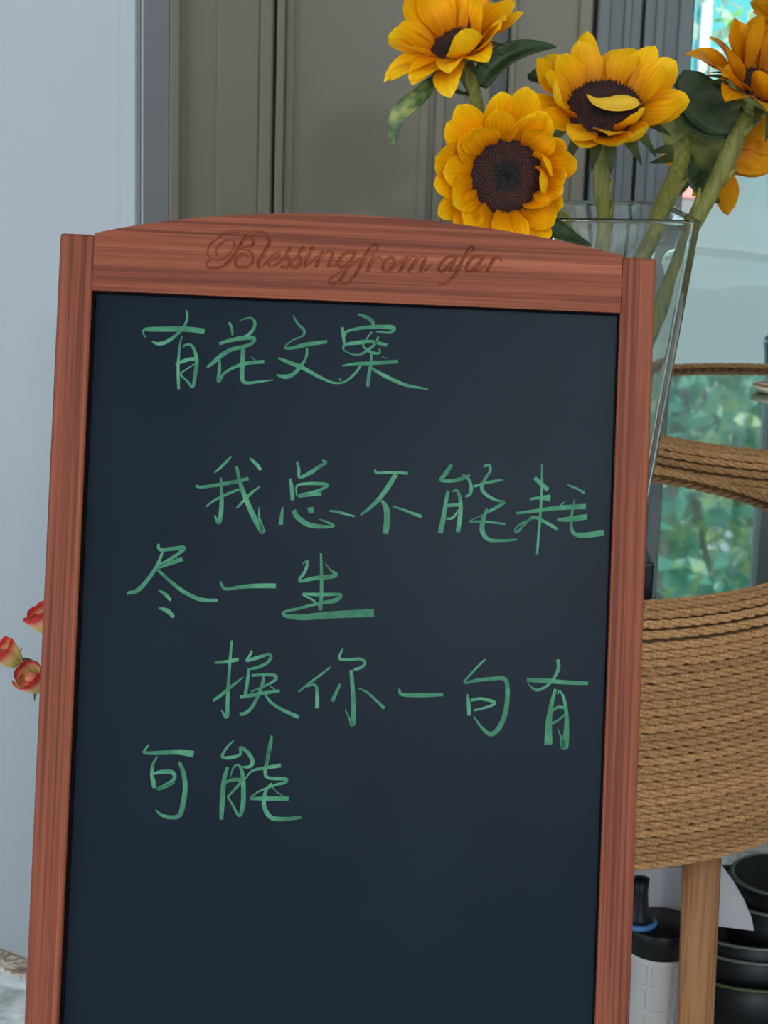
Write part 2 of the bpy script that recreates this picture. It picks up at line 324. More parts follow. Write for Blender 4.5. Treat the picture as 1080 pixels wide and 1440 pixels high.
# engraved top rail
B1 = (280, 315, 7.2); B2 = (400, 320, 6.353); B3 = (550, 330, 6.353)
ENG = [
 (B1, 2.2, [(110,365),(78,395),(95,438),(180,442),(255,422),(330,352)]), (B1, 3.2, [(255,422),(330,352),(395,255),(445,165),(505,105)]),
 (B1, 2.8, [(505,105),(548,145),(552,190),(515,232),(430,250)]), (B1, 2.8, [(430,250),(505,262),(545,315),(550,372),(510,425),(440,435),(385,425),(370,380),(400,330),(450,300),(495,315)]),
 (B1, 1.9, [(500,88),(400,75),(300,85),(200,135),(120,200),(90,280),(120,340),(190,362),(270,340),(340,270),(365,200),(340,160),(280,165),(210,210),(175,270),(185,310)]),
 (B1, 1.7, [(490,100),(540,82),(610,75),(680,95),(700,145)]),
 (B1, 3.1, [(722,170),(690,230),(640,320),(600,390),(608,430)]), (B1, 1.8, [(608,430),(640,425),(700,370)]),
 (B1, 2.2, [(700,370),(770,350),(822,312),(812,285),(770,300),(722,350),(700,390),(725,425),(790,405),(860,340),(930,240)]),
 (B1, 2.9, [(930,240),(888,300),(910,340),(920,400),(890,435),(840,430)]), (B1, 1.8, [(900,435),(980,340),(1055,240)]),
 (B1, 2.9, [(1055,240),(1010,300),(1035,350),(1030,410),(980,435),(940,430)]),
 (B2, 2.8, [(230,225),(195,295),(185,345)]), (B2, 1.7, [(90,345),(160,290),(230,225)]), (B2, 1.7, [(185,345),(240,310),(345,215)]), (B2, 3.2, [(244,190),(254,182)]),
 (B2, 3.0, [(345,215),(310,290),(285,345)]), (B2, 2.0, [(285,345),(340,260),(400,210),(435,225)]), (B2, 2.9, [(435,225),(412,295),(395,345)]), (B2, 1.7, [(395,345),(440,340),(485,300)]),
 (B2, 2.7, [(640,225),(590,215),(530,240),(485,300),(490,345),(530,350),(590,300),(640,220)]), (B2, 3.0, [(640,220),(600,290),(550,390),(500,470)]), (B2, 1.9, [(500,470),(440,505),(400,490),(420,450),(500,400),(590,340),(690,265)]),
 (B2, 1.8, [(835,168),(822,150),(790,158),(755,195)]), (B2, 3.0, [(755,195),(720,250),(680,340),(630,430)]), (B2, 2.2, [(630,430),(570,490),(510,500),(480,490)]), (B2, 1.6, [(835,168),(810,215),(755,255),(700,290)]),
 (B2, 2.9, [(800,255),(770,320),(745,385)]), (B2, 2.3, [(765,335),(820,275),(855,262),(872,285)]),
 (B2, 2.7, [(960,258),(905,295),(880,355),(910,390),(960,360),(988,300),(960,258)]), (B2, 1.7, [(985,300),(1020,325),(1075,300)]),
 (B3, 2.9, [(150,195),(115,265),(80,325)]), (B3, 1.9, [(80,325),(140,240),(205,195),(232,208)]), (B3, 2.9, [(232,208),(200,265),(160,325)]), (B3, 1.9, [(160,325),(220,245),(280,195),(312,208)]),
 (B3, 2.9, [(312,208),(285,270),(262,325)]), (B3, 1.7, [(262,325),(300,322),(355,265)]), (B3, 1.7, [(10,290),(60,250),(150,195)]),
 (B3, 2.7, [(588,200),(530,190),(460,240),(430,300),(445,330),(490,305),(555,235),(590,195)]), (B3, 2.8, [(590,195),(550,270),(525,320)]), (B3, 1.7, [(525,320),(560,318),(605,275)]),
 (B3, 1.7, [(745,118),(728,102),(700,115),(680,150)]), (B3, 2.9, [(680,150),(640,220),(600,310),(550,380)]), (B3, 2.1, [(550,380),(490,435),(430,440)]), (B3, 1.7, [(620,185),(700,178)]), (B3, 1.6, [(745,118),(720,150),(690,175)]),
 (B3, 2.7, [(812,190),(750,195),(700,240),(675,300),(700,325),(755,290),(830,195)]), (B3, 2.8, [(830,195),(790,260),(762,315)]), (B3, 1.7, [(762,315),(795,315),(850,265)]),
 (B3, 2.9, [(930,195),(890,260),(860,322)]), (B3, 2.2, [(885,275),(930,215),(970,195),(988,228)]),
]
ARC = [(131,328),(165,321.5),(199,315.5),(245,309.5),(291,305),(338,302),(384,300.5),(430,300.5),(477,301.5),(560,306),(610,311),(658,317),(703,323.5),(747,331),(792,339.5),(836,349.5),(877,360)]
def build_rail():
    nx, nz_ = 1000, 150; x0, x1 = -(HW-WI), HW-WI
    ap = np.array([onboard(*p) for p in ARC]); xs_ = np.linspace(x0, x1, nx)
    order = np.argsort(ap[:, 0]); co = np.polyfit(ap[order, 0], ap[order, 1], 6); top = np.polyval(co, xs_)
    tv = np.linspace(0, 1, nz_); X = np.repeat(xs_[:, None], nz_, 1); Z = -TI+(top[:, None]+TI)*tv[None]
    D = np.zeros_like(X); pxm = .000597
    for (ox, oy, sc), wd, pts in ENG:
        c = catmull(pts, 6) if len(pts) > 2 else np.array(pts, float)
        L_ = np.array([onboard(ox+p[0]/sc, oy+p[1]/sc) for p in c]); hw = wd*pxm*.62
        lo_, hi_ = L_.min(0)-.004, L_.max(0)+.004
        msk = (X > lo_[0]) & (X < hi_[0]) & (Z > lo_[1]) & (Z < hi_[1]); q = np.stack([X[msk], Z[msk]], -1); best = np.full(len(q), 9.)
        for s0, s1 in zip(L_[:-1], L_[1:]):
            v = s1-s0; t = np.clip(((q-s0)@v)/max(v@v, 1e-12), 0, 1); best = np.minimum(best, np.linalg.norm(q-s0-t[:, None]*v, axis=1))
        g = hw*2.0*np.clip(1-best/(hw*1.35), 0, 1)**.8
        D[msk] = np.maximum(D[msk], g)
    V = np.stack([X, D, Z], -1).reshape(-1, 3).tolist(); idx = np.arange(nx*nz_).reshape(nx, nz_)
    F = np.stack([idx[:-1, :-1], idx[1:, :-1], idx[1:, 1:], idx[:-1, 1:]], -1).reshape(-1, 4).tolist()
    per = list(idx[::10, 0])+list(idx[-1:, 0]); tp = list(idx[::10, -1])+list(idx[-1:, -1])
    # back shell: top, bottom, rear
    nF = len(F); b0 = len(V); n = len(per)
    for i in range(n):
        vb, vt = V[per[i]], V[tp[i]]
        V += [[vb[0], 0, vb[2]], [vb[0], TH, vb[2]], [vt[0], TH, vt[2]], [vt[0], 0, vt[2]]]
    for i in range(n-1):
        a0, a1 = b0+4*i, b0+4*i+4
        F += [[a0, a0+1, a1+1, a1], [a0+1, a0+2, a1+2, a1+1], [a0+2, a0+3, a1+3, a1+2]]
    F += [[b0, b0+3, b0+2, b0+1], [b0+4*n-4, b0+4*n-3, b0+4*n-2, b0+4*n-1]]
    o = bobj('top_rail', V, F, M['wood_x']); o.data.polygons.foreach_set('use_smooth', [i < nF for i in range(len(F))]); o.data.update()
    tag(o, 'arched reddish rail engraved with the words Blessing from afar'); return o
rail = build_rail()
ZB = -1.04
bobj('bottom_rail', boxv((-(HW-WI), .001, ZB), (HW-WI, TH-.001, ZB+.05)), BOXF, M['wood_x'], bevel=.0015)
panel = bobj('board_panel', boxv((-(HW-WI)-.004, .009, ZB), (HW-WI+.004, .014, -TI+.004)), BOXF, M['board'])
bobj('rebate_shade_strip', boxv((-(HW-WI), .004, ZB+.05), (-(HW-WI)+.0028, .0092, -TI)), BOXF, M['rebate'])  # black strips paint the shade between frame and recessed board
bobj('rebate_shade_strip', boxv(((HW-WI)-.0012, .004, ZB+.05), (HW-WI, .0092, -TI)), BOXF, M['rebate'])
bobj('rebate_shade_strip', boxv((-(HW-WI), .004, -TI-.0016), (HW-WI, .0092, -TI)), BOXF, M['rebate'])
# rear prop frame, hinged at the top
def rear():
    Lr = 1.02; ang = .26
    top = Vector((BO.x, BO.y+.02, BO.z-.10))
    for s in (-1, 1):
        p0 = top+Vector((s*.205+s*0, .045, 0)); p1 = Vector((p0.x, p0.y+.26, .003)); V = []
        for p in (p1, p0):
            V += [(p.x-.012, p.y-.009, p.z), (p.x+.012, p.y-.009, p.z), (p.x+.012, p.y+.009, p.z), (p.x-.012, p.y+.009, p.z)]
        obj('rear_leg', V, BOXF, M['wood_z'], sign)
    for zf in (.12, .75):
        z = .003+(top.z-.003)*(1-zf); y = top.y+.045+.26*zf
        box('rear_stretcher', (top.x-.193, y-.008, z-.015), (top.x+.193, y+.008, z+.015), M['wood_x'], sign)
    for s in (-1, 1):
        box('hinge', (top.x+s*.205-.014, top.y+.0, top.z-.02), (top.x+s*.205+.014, top.y+.055, top.z+.012), M['rebate'], sign)
rear()
# handwriting
S1 = (180, 420, 4.909); S2 = (380, 420, 4.5); S3 = (260, 630, 3.6); S4 = (500, 630, 2.919); S5 = (160, 750, 2.842); S6 = (280, 880, 3.857); S7 = (540, 900, 3.484); S8 = (180, 1020, 4.0)
CHARS = [
 (S1, [ # 有
  [(125,270,8),(108,245,10),(112,215,20),(160,212,32),(300,210,36),(420,212,36),(528,225,36)],
  [(400,80,10),(410,115,14),(400,165,16),(370,215,20),(310,270,24),(250,305,26),(200,310,22),(165,295,6)],
  [(375,255,8),(360,310,12),(347,440,20),(347,540,22),(350,625,18)],
  [(378,335,10),(400,318,14),(435,320,18),(460,360,22),(475,430,26),(465,520,26),(447,608,22),(410,570,14),(365,525,12),(400,490,10),(470,445,10)],
  [(330,455,18),(380,432,24),(430,418,26),(485,415,24)]]),
 (S1, [ # 花
  [(698,162,16),(715,200,20),(722,252,14)],
  [(770,155,4),(800,140,10),(850,135,16),(875,160,20),(870,200,22),(840,240,22),(790,275,18)],
  [(630,312,22),(700,290,26),(790,272,30),(865,272,28),(865,300,24),(820,325,24),(720,350,28),(640,395,30),(590,440,26),(545,475,16)],
  [(632,415,14),(632,480,22),(625,570,24),(660,520,20),(720,480,22),(800,450,24),(870,440,24),(940,435,26)],
  [(795,330,30),(792,420,30),(787,520,30),(795,570,26),(830,582,20),(900,575,16),(1010,560,6)],
  [(850,400,6),(885,430,6)]]),
 (S2, [ # 文
  [(145,105,8),(175,160,14),(215,200,18),(205,235,14),(150,260,10),(105,290,10),(95,313,14),(150,310,22),(230,290,26),(360,272,22)],
  [(232,310,14),(230,360,16),(205,410,20),(150,475,24),(95,495,28),(40,482,10)],
  [(50,375,12),(110,400,24),(200,435,26),(300,490,22),(390,530,14),(450,535,12)]]),
 (S2, [ # 案
  [(450,535,12),(490,515,14),(540,470,16),(575,420,14)], [(442,500,10),(445,522,12)],
  [(555,98,14),(610,118,22),(650,150,24),(650,180,18)],
  [(455,180,20),(462,230,20),(468,285,16)],
  [(478,235,8),(480,210,14),(550,190,20),(640,180,24),(770,182,30),(775,205,20),(740,213,12),(670,208,8)],
  [(642,210,10),(610,255,10),(590,285,12),(595,310,12),(640,340,18),(690,345,14),(692,315,10)],
  [(685,240,12),(665,285,16),(610,330,18),(560,355,12),(500,345,10),(462,318,10),(480,290,18),(560,278,26),(640,272,22),(740,295,20)],
  [(455,425,10),(540,412,18),(640,408,24),(805,398,24)],
  [(640,345,12),(640,400,14),(630,450,22),(615,558,24)],
  [(635,435,14),(690,470,22),(780,515,24),(870,550,20),(1000,573,8)], [(705,365,5),(740,380,5)]]),
 (S3, [ # 我
  [(150,125,6),(190,90,14),(235,42,10)], [(55,190,14),(80,198,14),(160,188,18),(250,172,20),(322,155,18)],
  [(182,150,10),(185,210,16),(185,300,22),(172,378,20),(150,340,6)], [(105,298,8),(150,265,12),(210,235,14),(275,208,12)],
  [(262,92,14),(278,170,20),(310,260,24),(350,350,28),(395,425,28),(378,360,12),(375,300,6)],
  [(380,195,8),(340,225,14),(300,265,14),(262,305,8)], [(330,52,10),(360,80,18),(385,112,14)]]),
 (S3, [ # 总
  [(567,68,12),(577,110,16),(580,148,14),(630,128,20),(680,95,18),(715,72,12),(695,62,8)], [(533,155,12),(542,210,20),(545,265,20)],
  [(565,240,6),(570,190,12),(640,180,16),(718,185,16),(700,205,14),(640,225,14),(575,242,16),(620,240,14),(692,230,20)],
  [(495,298,6),(490,340,16),(485,388,22)], [(550,315,22),(570,350,26),(620,385,26),(690,398,20),(755,395,10),(720,375,12),(680,360,5)],
  [(636,300,34),(640,330,26)], [(730,318,8),(780,325,14),(860,347,8)]]),
 (S4, [ # 不
  [(80,88,8),(88,102,10),(150,100,11),(215,104,12)], [(165,108,18),(140,150,20),(100,205,18),(60,245,14),(20,275,8)],
  [(108,215,12),(125,245,22),(130,290,26),(122,352,24)], [(155,240,8),(200,255,10),(272,282,14)]]),
 (S4, [ # 能
  [(395,68,14),(370,105,18),(350,132,12),(390,135,14),(430,128,16),(470,112,10)], [(440,108,10),(465,130,12),(475,165,14),(468,190,14),(450,200,8)],
  [(380,175,14),(368,240,16),(358,300,20),(348,350,20)], [(400,180,8),(412,172,10),(425,190,14),(432,240,16),(428,290,18),(420,345,18)],
  [(365,240,12),(400,234,14),(440,235,12)], [(372,290,8),(400,285,10),(435,240,8)],
  [(525,75,10),(548,72,12),(552,95,12),(530,130,12),(518,165,14),(540,195,14),(580,215,10),(612,222,10),(585,240,14),(545,262,10)],
  [(485,158,10),(540,142,12),(605,130,10)], [(540,250,10),(525,290,18),(520,340,20),(545,375,16),(600,380,12),(662,376,8)],
  [(465,302,10),(540,303,10),(615,312,8)], [(465,300,5),(545,265,5)]]),
 (S4, [ # 耗
  [(735,122,16),(760,145,18),(790,172,18)], [(765,68,8),(765,150,10),(760,250,11),(752,350,11),(745,438,10)],
  [(715,210,10),(760,205,12),(800,210,22)], [(720,208,8),(800,195,8)], [(660,268,10),(740,258,14),(830,246,18),(945,240,22)],
  [(830,335,14),(790,310,14),(735,285,12),(700,305,10),(665,345,10),(655,335,8),(680,310,8),(730,288,8)],
  [(870,152,8),(905,165,10),(940,185,12)], [(835,240,5),(860,220,5)], [(828,295,10),(880,292,22),(950,282,22)],
  [(900,212,6),(890,260,10),(885,310,12),(895,350,16),(940,358,22),(1020,348,24)]]),
 (S5, [ # 尽
  [(178,42,10),(185,65,14),(230,62,16),(280,58,16),(260,80,14),(215,110,14),(175,135,14),(225,120,16),(275,102,20)],
  [(195,75,10),(175,125,14),(140,180,16),(95,228,18),(52,240,12)], [(175,145,10),(230,195,14),(290,240,16),(350,265,16),(415,268,12)],
  [(180,228,8),(205,243,14),(228,268,12)], [(180,298,8),(215,310,18),(240,335,14)]]),
 (S5, [[(425,192,10),(445,222,12),(500,215,14),(570,210,18),(648,210,20)]]),
 (S5, [ # 生
  [(755,122,5),(775,110,10),(765,150,12),(742,190,12),(800,180,16),(885,168,18),(865,145,6),(845,120,4)],
  [(828,80,8),(830,160,12),(830,240,14),(825,308,14)], [(755,242,10),(830,245,14),(905,245,12),(885,268,18),(820,280,12),(740,300,12),(680,315,10),(690,330,16),(760,335,24),(880,325,28),(1040,318,32)],
  [(755,245,8),(800,270,8),(830,300,8)]]),
 (S6, [ # 换
  [(178,80,12),(170,160,14),(160,300,18),(155,400,20),(150,495,20),(120,455,5)], [(85,200,14),(150,195,18),(215,182,20)],
  [(75,408,14),(120,375,18),(180,325,16),(240,278,6)],
  [(287,135,12),(270,170,14),(258,190,14),(310,175,20),(375,155,18),(390,168,18),(370,200,16),(320,225,18),(270,235,10)],
  [(270,230,12),(262,300,18),(250,385,18)], [(285,270,14),(360,265,16),(410,270,18),(415,290,18),(370,320,12),(280,358,8)],
  [(350,260,10),(345,310,18),(320,380,18),(280,450,18),(235,480,18),(222,470,12)], [(225,388,18),(320,370,20),(438,352,16)],
  [(355,370,10),(390,415,16),(450,455,18),(540,495,22)], [(415,350,8),(385,325,6)]]),
 (S6, [ # 你
  [(712,225,10),(660,265,12),(600,310,14),(540,358,10)], [(580,330,10),(630,322,14),(640,370,20),(640,448,22)],
  [(780,122,10),(760,175,14),(800,185,14),(870,180,16),(900,200,16),(880,225,16),(840,238,14)],
  [(825,240,18),(832,330,22),(838,440,24),(832,535,28),(815,500,10),(792,455,5)], [(765,315,12),(745,360,18),(722,410,22)],
  [(862,338,6),(910,360,12),(960,405,14),(1005,448,18)]]),
 (S7, [[(72,238,12),(85,265,16),(140,270,20),(210,270,20),(290,268,14)]]),
 (S7, [ # 句
  [(495,95,8),(450,140,10),(393,208,12),(450,198,16),(520,190,18),(590,190,20),(605,240,22),(598,340,22),(570,420,24),(525,462,22),(480,430,14),(440,375,6)],
  [(410,265,10),(415,320,18),(417,370,18)], [(425,295,14),(480,288,16),(545,308,14),(500,330,12),(440,345,10)]]),
 (S7, [ # 有
  [(700,195,20),(800,200,22),(900,208,20),(1000,212,16)], [(852,95,16),(855,140,18),(830,190,14),(790,230,14),(745,245,14),(705,215,6)],
  [(840,240,14),(822,310,20),(808,400,30),(805,512,40)], [(850,265,8),(862,250,8),(885,300,16),(895,400,22),(885,525,34),(865,470,10),(850,430,4)],
  [(822,350,10),(850,330,14),(890,332,14)], [(815,412,12),(850,395,12),(890,360,8)]]),
 (S8, [ # 可
  [(118,108,8),(95,140,14),(98,155,18),(180,155,24),(280,150,30),(370,162,36)], [(165,175,8),(140,220,16),(135,280,20),(145,345,18),(155,330,8),(140,275,8)],
  [(140,272,14),(190,262,22),(250,265,24),(260,300,20),(215,335,20),(165,360,16),(210,345,18),(260,320,14)],
  [(288,205,18),(310,260,24),(322,340,26),(312,430,28),(290,505,26),(240,518,22),(190,505,18),(155,475,6)]]),
 (S8, [ # 能
  [(595,85,8),(560,120,12),(530,175,16),(575,182,20),(630,165,16),(635,125,18),(680,160,22),(700,205,24),(685,232,18),(640,235,10)],
  [(560,235,16),(540,310,24),(530,430,28),(525,530,20)], [(575,290,6),(595,235,10),(625,225,14),(645,280,22),(650,380,26),(645,460,26),(625,508,18),(590,450,12),(560,400,10)],
  [(545,325,10),(580,308,20),(640,310,20),(600,360,14),(562,402,12)], [(660,300,6),(700,255,12),(770,240,18),(860,225,22)],
  [(775,240,8),(785,170,14),(800,90,12),(808,60,10),(805,110,12),(785,190,18),(772,260,20),(790,295,18),(885,302,20),(880,322,18),(830,335,14),(740,370,10),(690,405,10)],
  [(685,412,16),(780,412,22),(905,412,24)], [(808,325,10),(775,370,18),(765,450,24),(800,515,26),(870,528,24),(975,518,16)], [(805,330,5),(830,370,6),(870,395,4)]]),
]
def write():
    for (ox, oy, sc), strokes in CHARS:
        V = []; F = []
        for si, st in enumerate(strokes):
            c = catmull(st, 6) if len(st) > 2 else np.array(st, float)
            P = np.array([onboard(ox+p[0]/sc, oy+p[1]/sc, .0088) for p in c]); wd = np.maximum(c[:, 2], 4)/sc*.000597*.5
            y = .0088-.00003*si
            T_ = np.gradient(P, axis=0); T_ /= np.maximum(np.linalg.norm(T_, axis=1, keepdims=True), 1e-9); Nn = np.stack([-T_[:, 1], T_[:, 0]], -1)
            b0 = len(V)
            for p, n, h in zip(P, Nn, wd):
                for q in (p+n*h, p-n*h): V.append((q[0], y, q[1]))
            F += [(b0+2*i, b0+2*i+2, b0+2*i+3, b0+2*i+1) for i in range(len(P)-1)]
        bobj('chalk_character', V, F, M['chalk'], panel)
write()
# ------------------------------------------------------------------ rope tables
R0, RR, ZT = .362, .0050, .70
def rope_mesh():
    turns, per, ns = 42, 16, 8; nr = turns*per; rho, d = .00280, .00235; V = []; F = []
    for st in range(3):                        # three twisted strands
        b0 = len(V); r_ = random.Random(st)
        ph0 = st*2*math.pi/3; wob = [r_.uniform(-.05, .05) for _ in range(turns)]
        for i in range(nr):
            th = 2*math.pi*i/nr; f = i/per; k = int(f); w_ = wob[k]*(1-f+k)+wob[(k+1) % turns]*(f-k)
            ph = ph0-turns*th+w_*6
            cr, cz = R0+d*math.cos(ph), d*math.sin(ph)
            for q in range(ns):
                a = 2*math.pi*q/ns; rr = cr+rho*(1+w_)*math.cos(a); V.append((rr*math.cos(th), rr*math.sin(th), cz+rho*(1+w_)*math.sin(a)))
        for i in range(nr):
            i2 = (i+1) % nr
            for q in range(ns): q2 = (q+1) % ns; F.append((b0+i*ns+q, b0+i2*ns+q, b0+i2*ns+q2, b0+i*ns+q2))
    return mesh('rope_coil', V, F, M['rope'], True)
ROPE = rope_mesh()
def rope_table(c, label, legs):
    t = empty('rope_table', (c[0], c[1], 0), label, 'table', 'rope wrapped drum tables')
    V, F = lathe([(.30, .405), (.354, .405), (.355, .665), (.345, .688), (.334, .6925), (.05, .6925), (.05, .685), (.30, .68)], (c[0], c[1], 0), 64, True); obj('drum', V, F, M['drum'], t, True)
    V, F = lathe([(.001, .6935), (.326, .6935), (.3275, .695), (.3275, .699), (.326, .7002), (.001, .7002)], (c[0], c[1], 0), 96)
    g = obj('glass_top', V, F, M['top'], t); tag(g, 'dark mirror-like glass top')
    rows = [(R0, .4065+.0096*i) for i in range(28)]
    for i in range(1, 6):
        a = i/5*math.radians(88); rows.append((.3345+.0275*math.cos(a), .6665+.0395*math.sin(a)))
    for i, (r, z) in enumerate(rows):
        Mx = Matrix.Translation((c[0], c[1], z)) @ Matrix.Rotation(random.uniform(0, 6.28), 4, 'Z') @ Matrix.Diagonal((r/R0, r/R0, 1, 1))
        link('rope_coil', ROPE, t, Mx)
    for (x, y), (x2, y2) in legs:
        V, F = tube([(x2, y2, 0), (x2, y2, .003), (x, y, .43)], [.0195, .021, .024], 24); obj('leg', V, F, M['leg'], t, True)
    return t
TC = (.2058, 2.5597); TR_ = (.6311, 3.3088)
LP = atY(982, 1225, 2.34); LQ = atY(977, 1440, 2.36)
def leg_line(px0, px1, Y0, Y1):
    a = atY(*px0, Y0); b2 = atY(*px1, Y1); k = (0-a.z)/(b2.z-a.z); f0 = a+(b2-a)*k; k2 = (.43-a.z)/(b2.z-a.z); f1 = a+(b2-a)*k2; return ((f1.x, f1.y), (f0.x, f0.y))
lg = leg_line((986, 1225), (978, 1440), 2.36, 2.36)
legs = [lg]
for ang in (2.094, 4.189):
    def rot(p): d = (p[0]-TC[0], p[1]-TC[1]); return (TC[0]+d[0]*math.cos(ang)-d[1]*math.sin(ang), TC[1]+d[0]*math.sin(ang)+d[1]*math.cos(ang))
    legs.append((rot(lg[0]), rot(lg[1])))
rope_table(TC, 'rope wrapped drum table with wooden legs standing right behind the sign, carrying the glass vase', legs)
legs2 = [((TR_[0]+.22*math.cos(a), TR_[1]+.22*math.sin(a)),)*2 for a in (.9, 2.99, 5.09)]
rope_table(TR_, 'rope wrapped drum table by the window, carrying a small amber dish', legs2)
# ------------------------------------------------------------------ glass vase
ZV, HV = 1.111, .0875; psi = math.radians(7)
FRc = atZ(988, 310, ZV); ex = Vector((math.cos(psi), math.sin(psi), 0)); ey = Vector((-math.sin(psi), math.cos(psi), 0))
VC = FRc-HV*ex+HV*ey; VC = Vector((VC.x, VC.y, 0))
def vase_mesh():
    z0, z1, hb = ZT+.0012, ZV, .049
    def ring(h, z, n=4, rr=.007):
        pts = []
        for i, (sx, sy) in enumerate(((1, -1), (1, 1), (-1, 1), (-1, -1))):
            a0 = [-90, 0, 90, 180][i]
            for k in range(n+1):
                a = math.radians(a0+90*k/n); pts.append(VC+ex*(sx*(h-rr)+rr*math.cos(a))+ey*(sy*(h-rr)+rr*math.sin(a))+Vector((0, 0, z)))
        return pts
    ht = lambda z: hb+(HV-hb)*(z-z0)/(z1-z0)
    rings = [ring(hb-.002, z0), ring(ht(z0+.003), z0+.003)]+[ring(ht(z), z) for z in np.linspace(z0+.02, z1-.006, 8)]+[ring(HV+.001, z1-.004), ring(HV+.0008, z1-.001), ring(HV-.003, z1), ring(HV-.0065, z1-.001)]
    rings += [ring(ht(z)-.0072, z, rr=.006) for z in np.linspace(z1-.006, z0+.024, 8)]+[ring(hb-.010, z0+.018, rr=.006)]
    V = [p for r in rings for p in r]; n = len(rings[0]); F = []
    for i in range(len(rings)-1):
        for k in range(n): k2 = (k+1) % n; F.append((i*n+k, i*n+k2, (i+1)*n+k2, (i+1)*n+k))
    F.append(tuple(reversed(range(n)))); F.append(tuple(range((len(rings)-1)*n, len(rings)*n)))
    return V, F
V, F = vase_mesh()
vs = obj('glass_vase', V, F, M['vase'], None, True, origin=(VC.x, VC.y, ZT)); tag(vs, 'tall square clear glass vase tapering down, holding the sunflowers', 'vase')
for p in vs.data.polygons: p.use_smooth = len(p.vertices) == 4
# ------------------------------------------------------------------ sunflowers
def petal_mesh(seed, L=.055, W=.0150, bend=0.0, fold=.25, tipcurl=0.0, mat_=None):
    r = random.Random(seed); V = []; F = []; nu, nv = 13, 6
    sway = r.uniform(-.004, .004); W = W*r.uniform(.9, 1.15); ph = r.uniform(0, 6)
    for i in range(nu+1):
        u = i/nu; wd = W*((.42+.58*(u/.42)**.8) if u < .42 else max(0, 1-((u-.42)/.58)**2.3)**.62)+.0004
        x = L*u; z0 = bend*L*math.sin(u*math.pi*.55)+tipcurl*L*max(0, u-.55)**2*2
        for j in range(nv+1):
            v = j/nv*2-1
            V.append((x-.15*W*abs(v)*(1-u), wd*v+sway*u*u, z0+fold*wd*(abs(v)**1.3)+.0007*math.cos(v*7)*math.sin(math.pi*u)+.0012*math.sin(u*6+ph+v*2)))
    for i in range(nu):
        for j in range(nv): a = i*(nv+1)+j; F.append((a, a+nv+1, a+nv+2, a+1))
    me = mesh('petal', V, F, mat_ or M['petal'], True); return me
PET = [petal_mesh(i, bend=[.18, .05, .30, -.12, .12, .22][i], fold=[.35, .2, .5, .3, .15, .6][i], tipcurl=[.3, -.2, .9, -.6, .2, 1.3][i]) for i in range(6)]
PETA = [petal_mesh(i+20, bend=[.18, .05, .30, -.12, .12, .22][i], fold=[.35, .2, .5, .3, .15, .6][i], tipcurl=[.3, -.2, .5, -.6, .2, .8][i], mat_=M['petal_amber_shade']) for i in range(6)]
def sepal_mesh():
    V = []; F = []; nu, nv = 6, 2
    for i in range(nu+1):
        u = i/nu; wd = .0062*(1-u)**.8*(.6+.8*min(1, u*4))+.0002
        for j in range(nv+1): v = j-1; V.append((.034*u, wd*v, -.010*u*u+.3*wd*abs(v)))
    for i in range(nu):
        for j in range(nv): a = i*(nv+1)+j; F.append((a, a+nv+1, a+nv+2, a+1))
    return mesh('sepal', V, F, M['sepal'], True)
SEP = sepal_mesh()
def disc_mesh(rd):
    V = []; F = []; nr, ns = 16, 48; r_ = random.Random(3)
    for i in range(nr+1):
        q = i/nr
        for k in range(ns):
            a = 2*math.pi*k/ns; V.append((rd*q*math.cos(a), rd*q*math.sin(a), rd*(.16*(q**2)*(1-q**4)*2.0-.02)+r_.uniform(-.0006, .0006)))
    for i in range(nr):
        for k in range(ns): k2 = (k+1) % ns; F.append((i*ns+k, (i+1)*ns+k, (i+1)*ns+k2, i*ns+k2))
    n = 420                                   # florets in a spiral
    for i in range(n):
        q = math.sqrt((i+.5)/n); a = i*2.39996; x, y = rd*q*math.cos(a), rd*q*math.sin(a); z = rd*(.16*(q**2)*(1-q**4)*2.0-.02); s = rd*.028; h = rd*(.05+.09*(q > .5)*r_.random())
        b0 = len(V)
        for k in range(4): V.append((x+s*math.cos(k*1.571+a), y+s*math.sin(k*1.571+a), z-.0005))
        V.append((x*1.02, y*1.02, z+h)); F += [(b0+k, b0+(k+1) % 4, b0+4) for k in range(4)]
    return mesh('disc', V, F, M['disc'], False)
def leaf_obj(parent, pts, width, m, normal=(0, -.3, 1), fold=.35, wav=.12, name='leaf'):
    c = catmull(pts, 5); n = len(c); V = []; F = []; nv = 6; N0 = Vector(normal).normalized()
    for i, p in enumerate(c):
        u = i/(n-1); t = Vector(c[min(i+1, n-1)]-c[max(i-1, 0)]).normalized(); s = t.cross(N0).normalized(); nn = s.cross(t)
        wd = width*(math.sin(math.pi*min(1, (.06+.94*u))**.75)**.8)+.0006
        for j in range(nv+1):
            v = j/nv*2-1; V.append(Vector(p)+s*(wd*v)+nn*(fold*wd*abs(v)+wav*wd*math.sin(u*9+v*3)))
    for i in range(n-1):
        for j in range(nv): a = i*(nv+1)+j; F.append((a, a+nv+1, a+nv+2, a+1))
    o = obj(name, V, F, m, parent, True); s_ = o.modifiers.new('solid', 'SOLIDIFY'); s_.thickness = .0008; return o
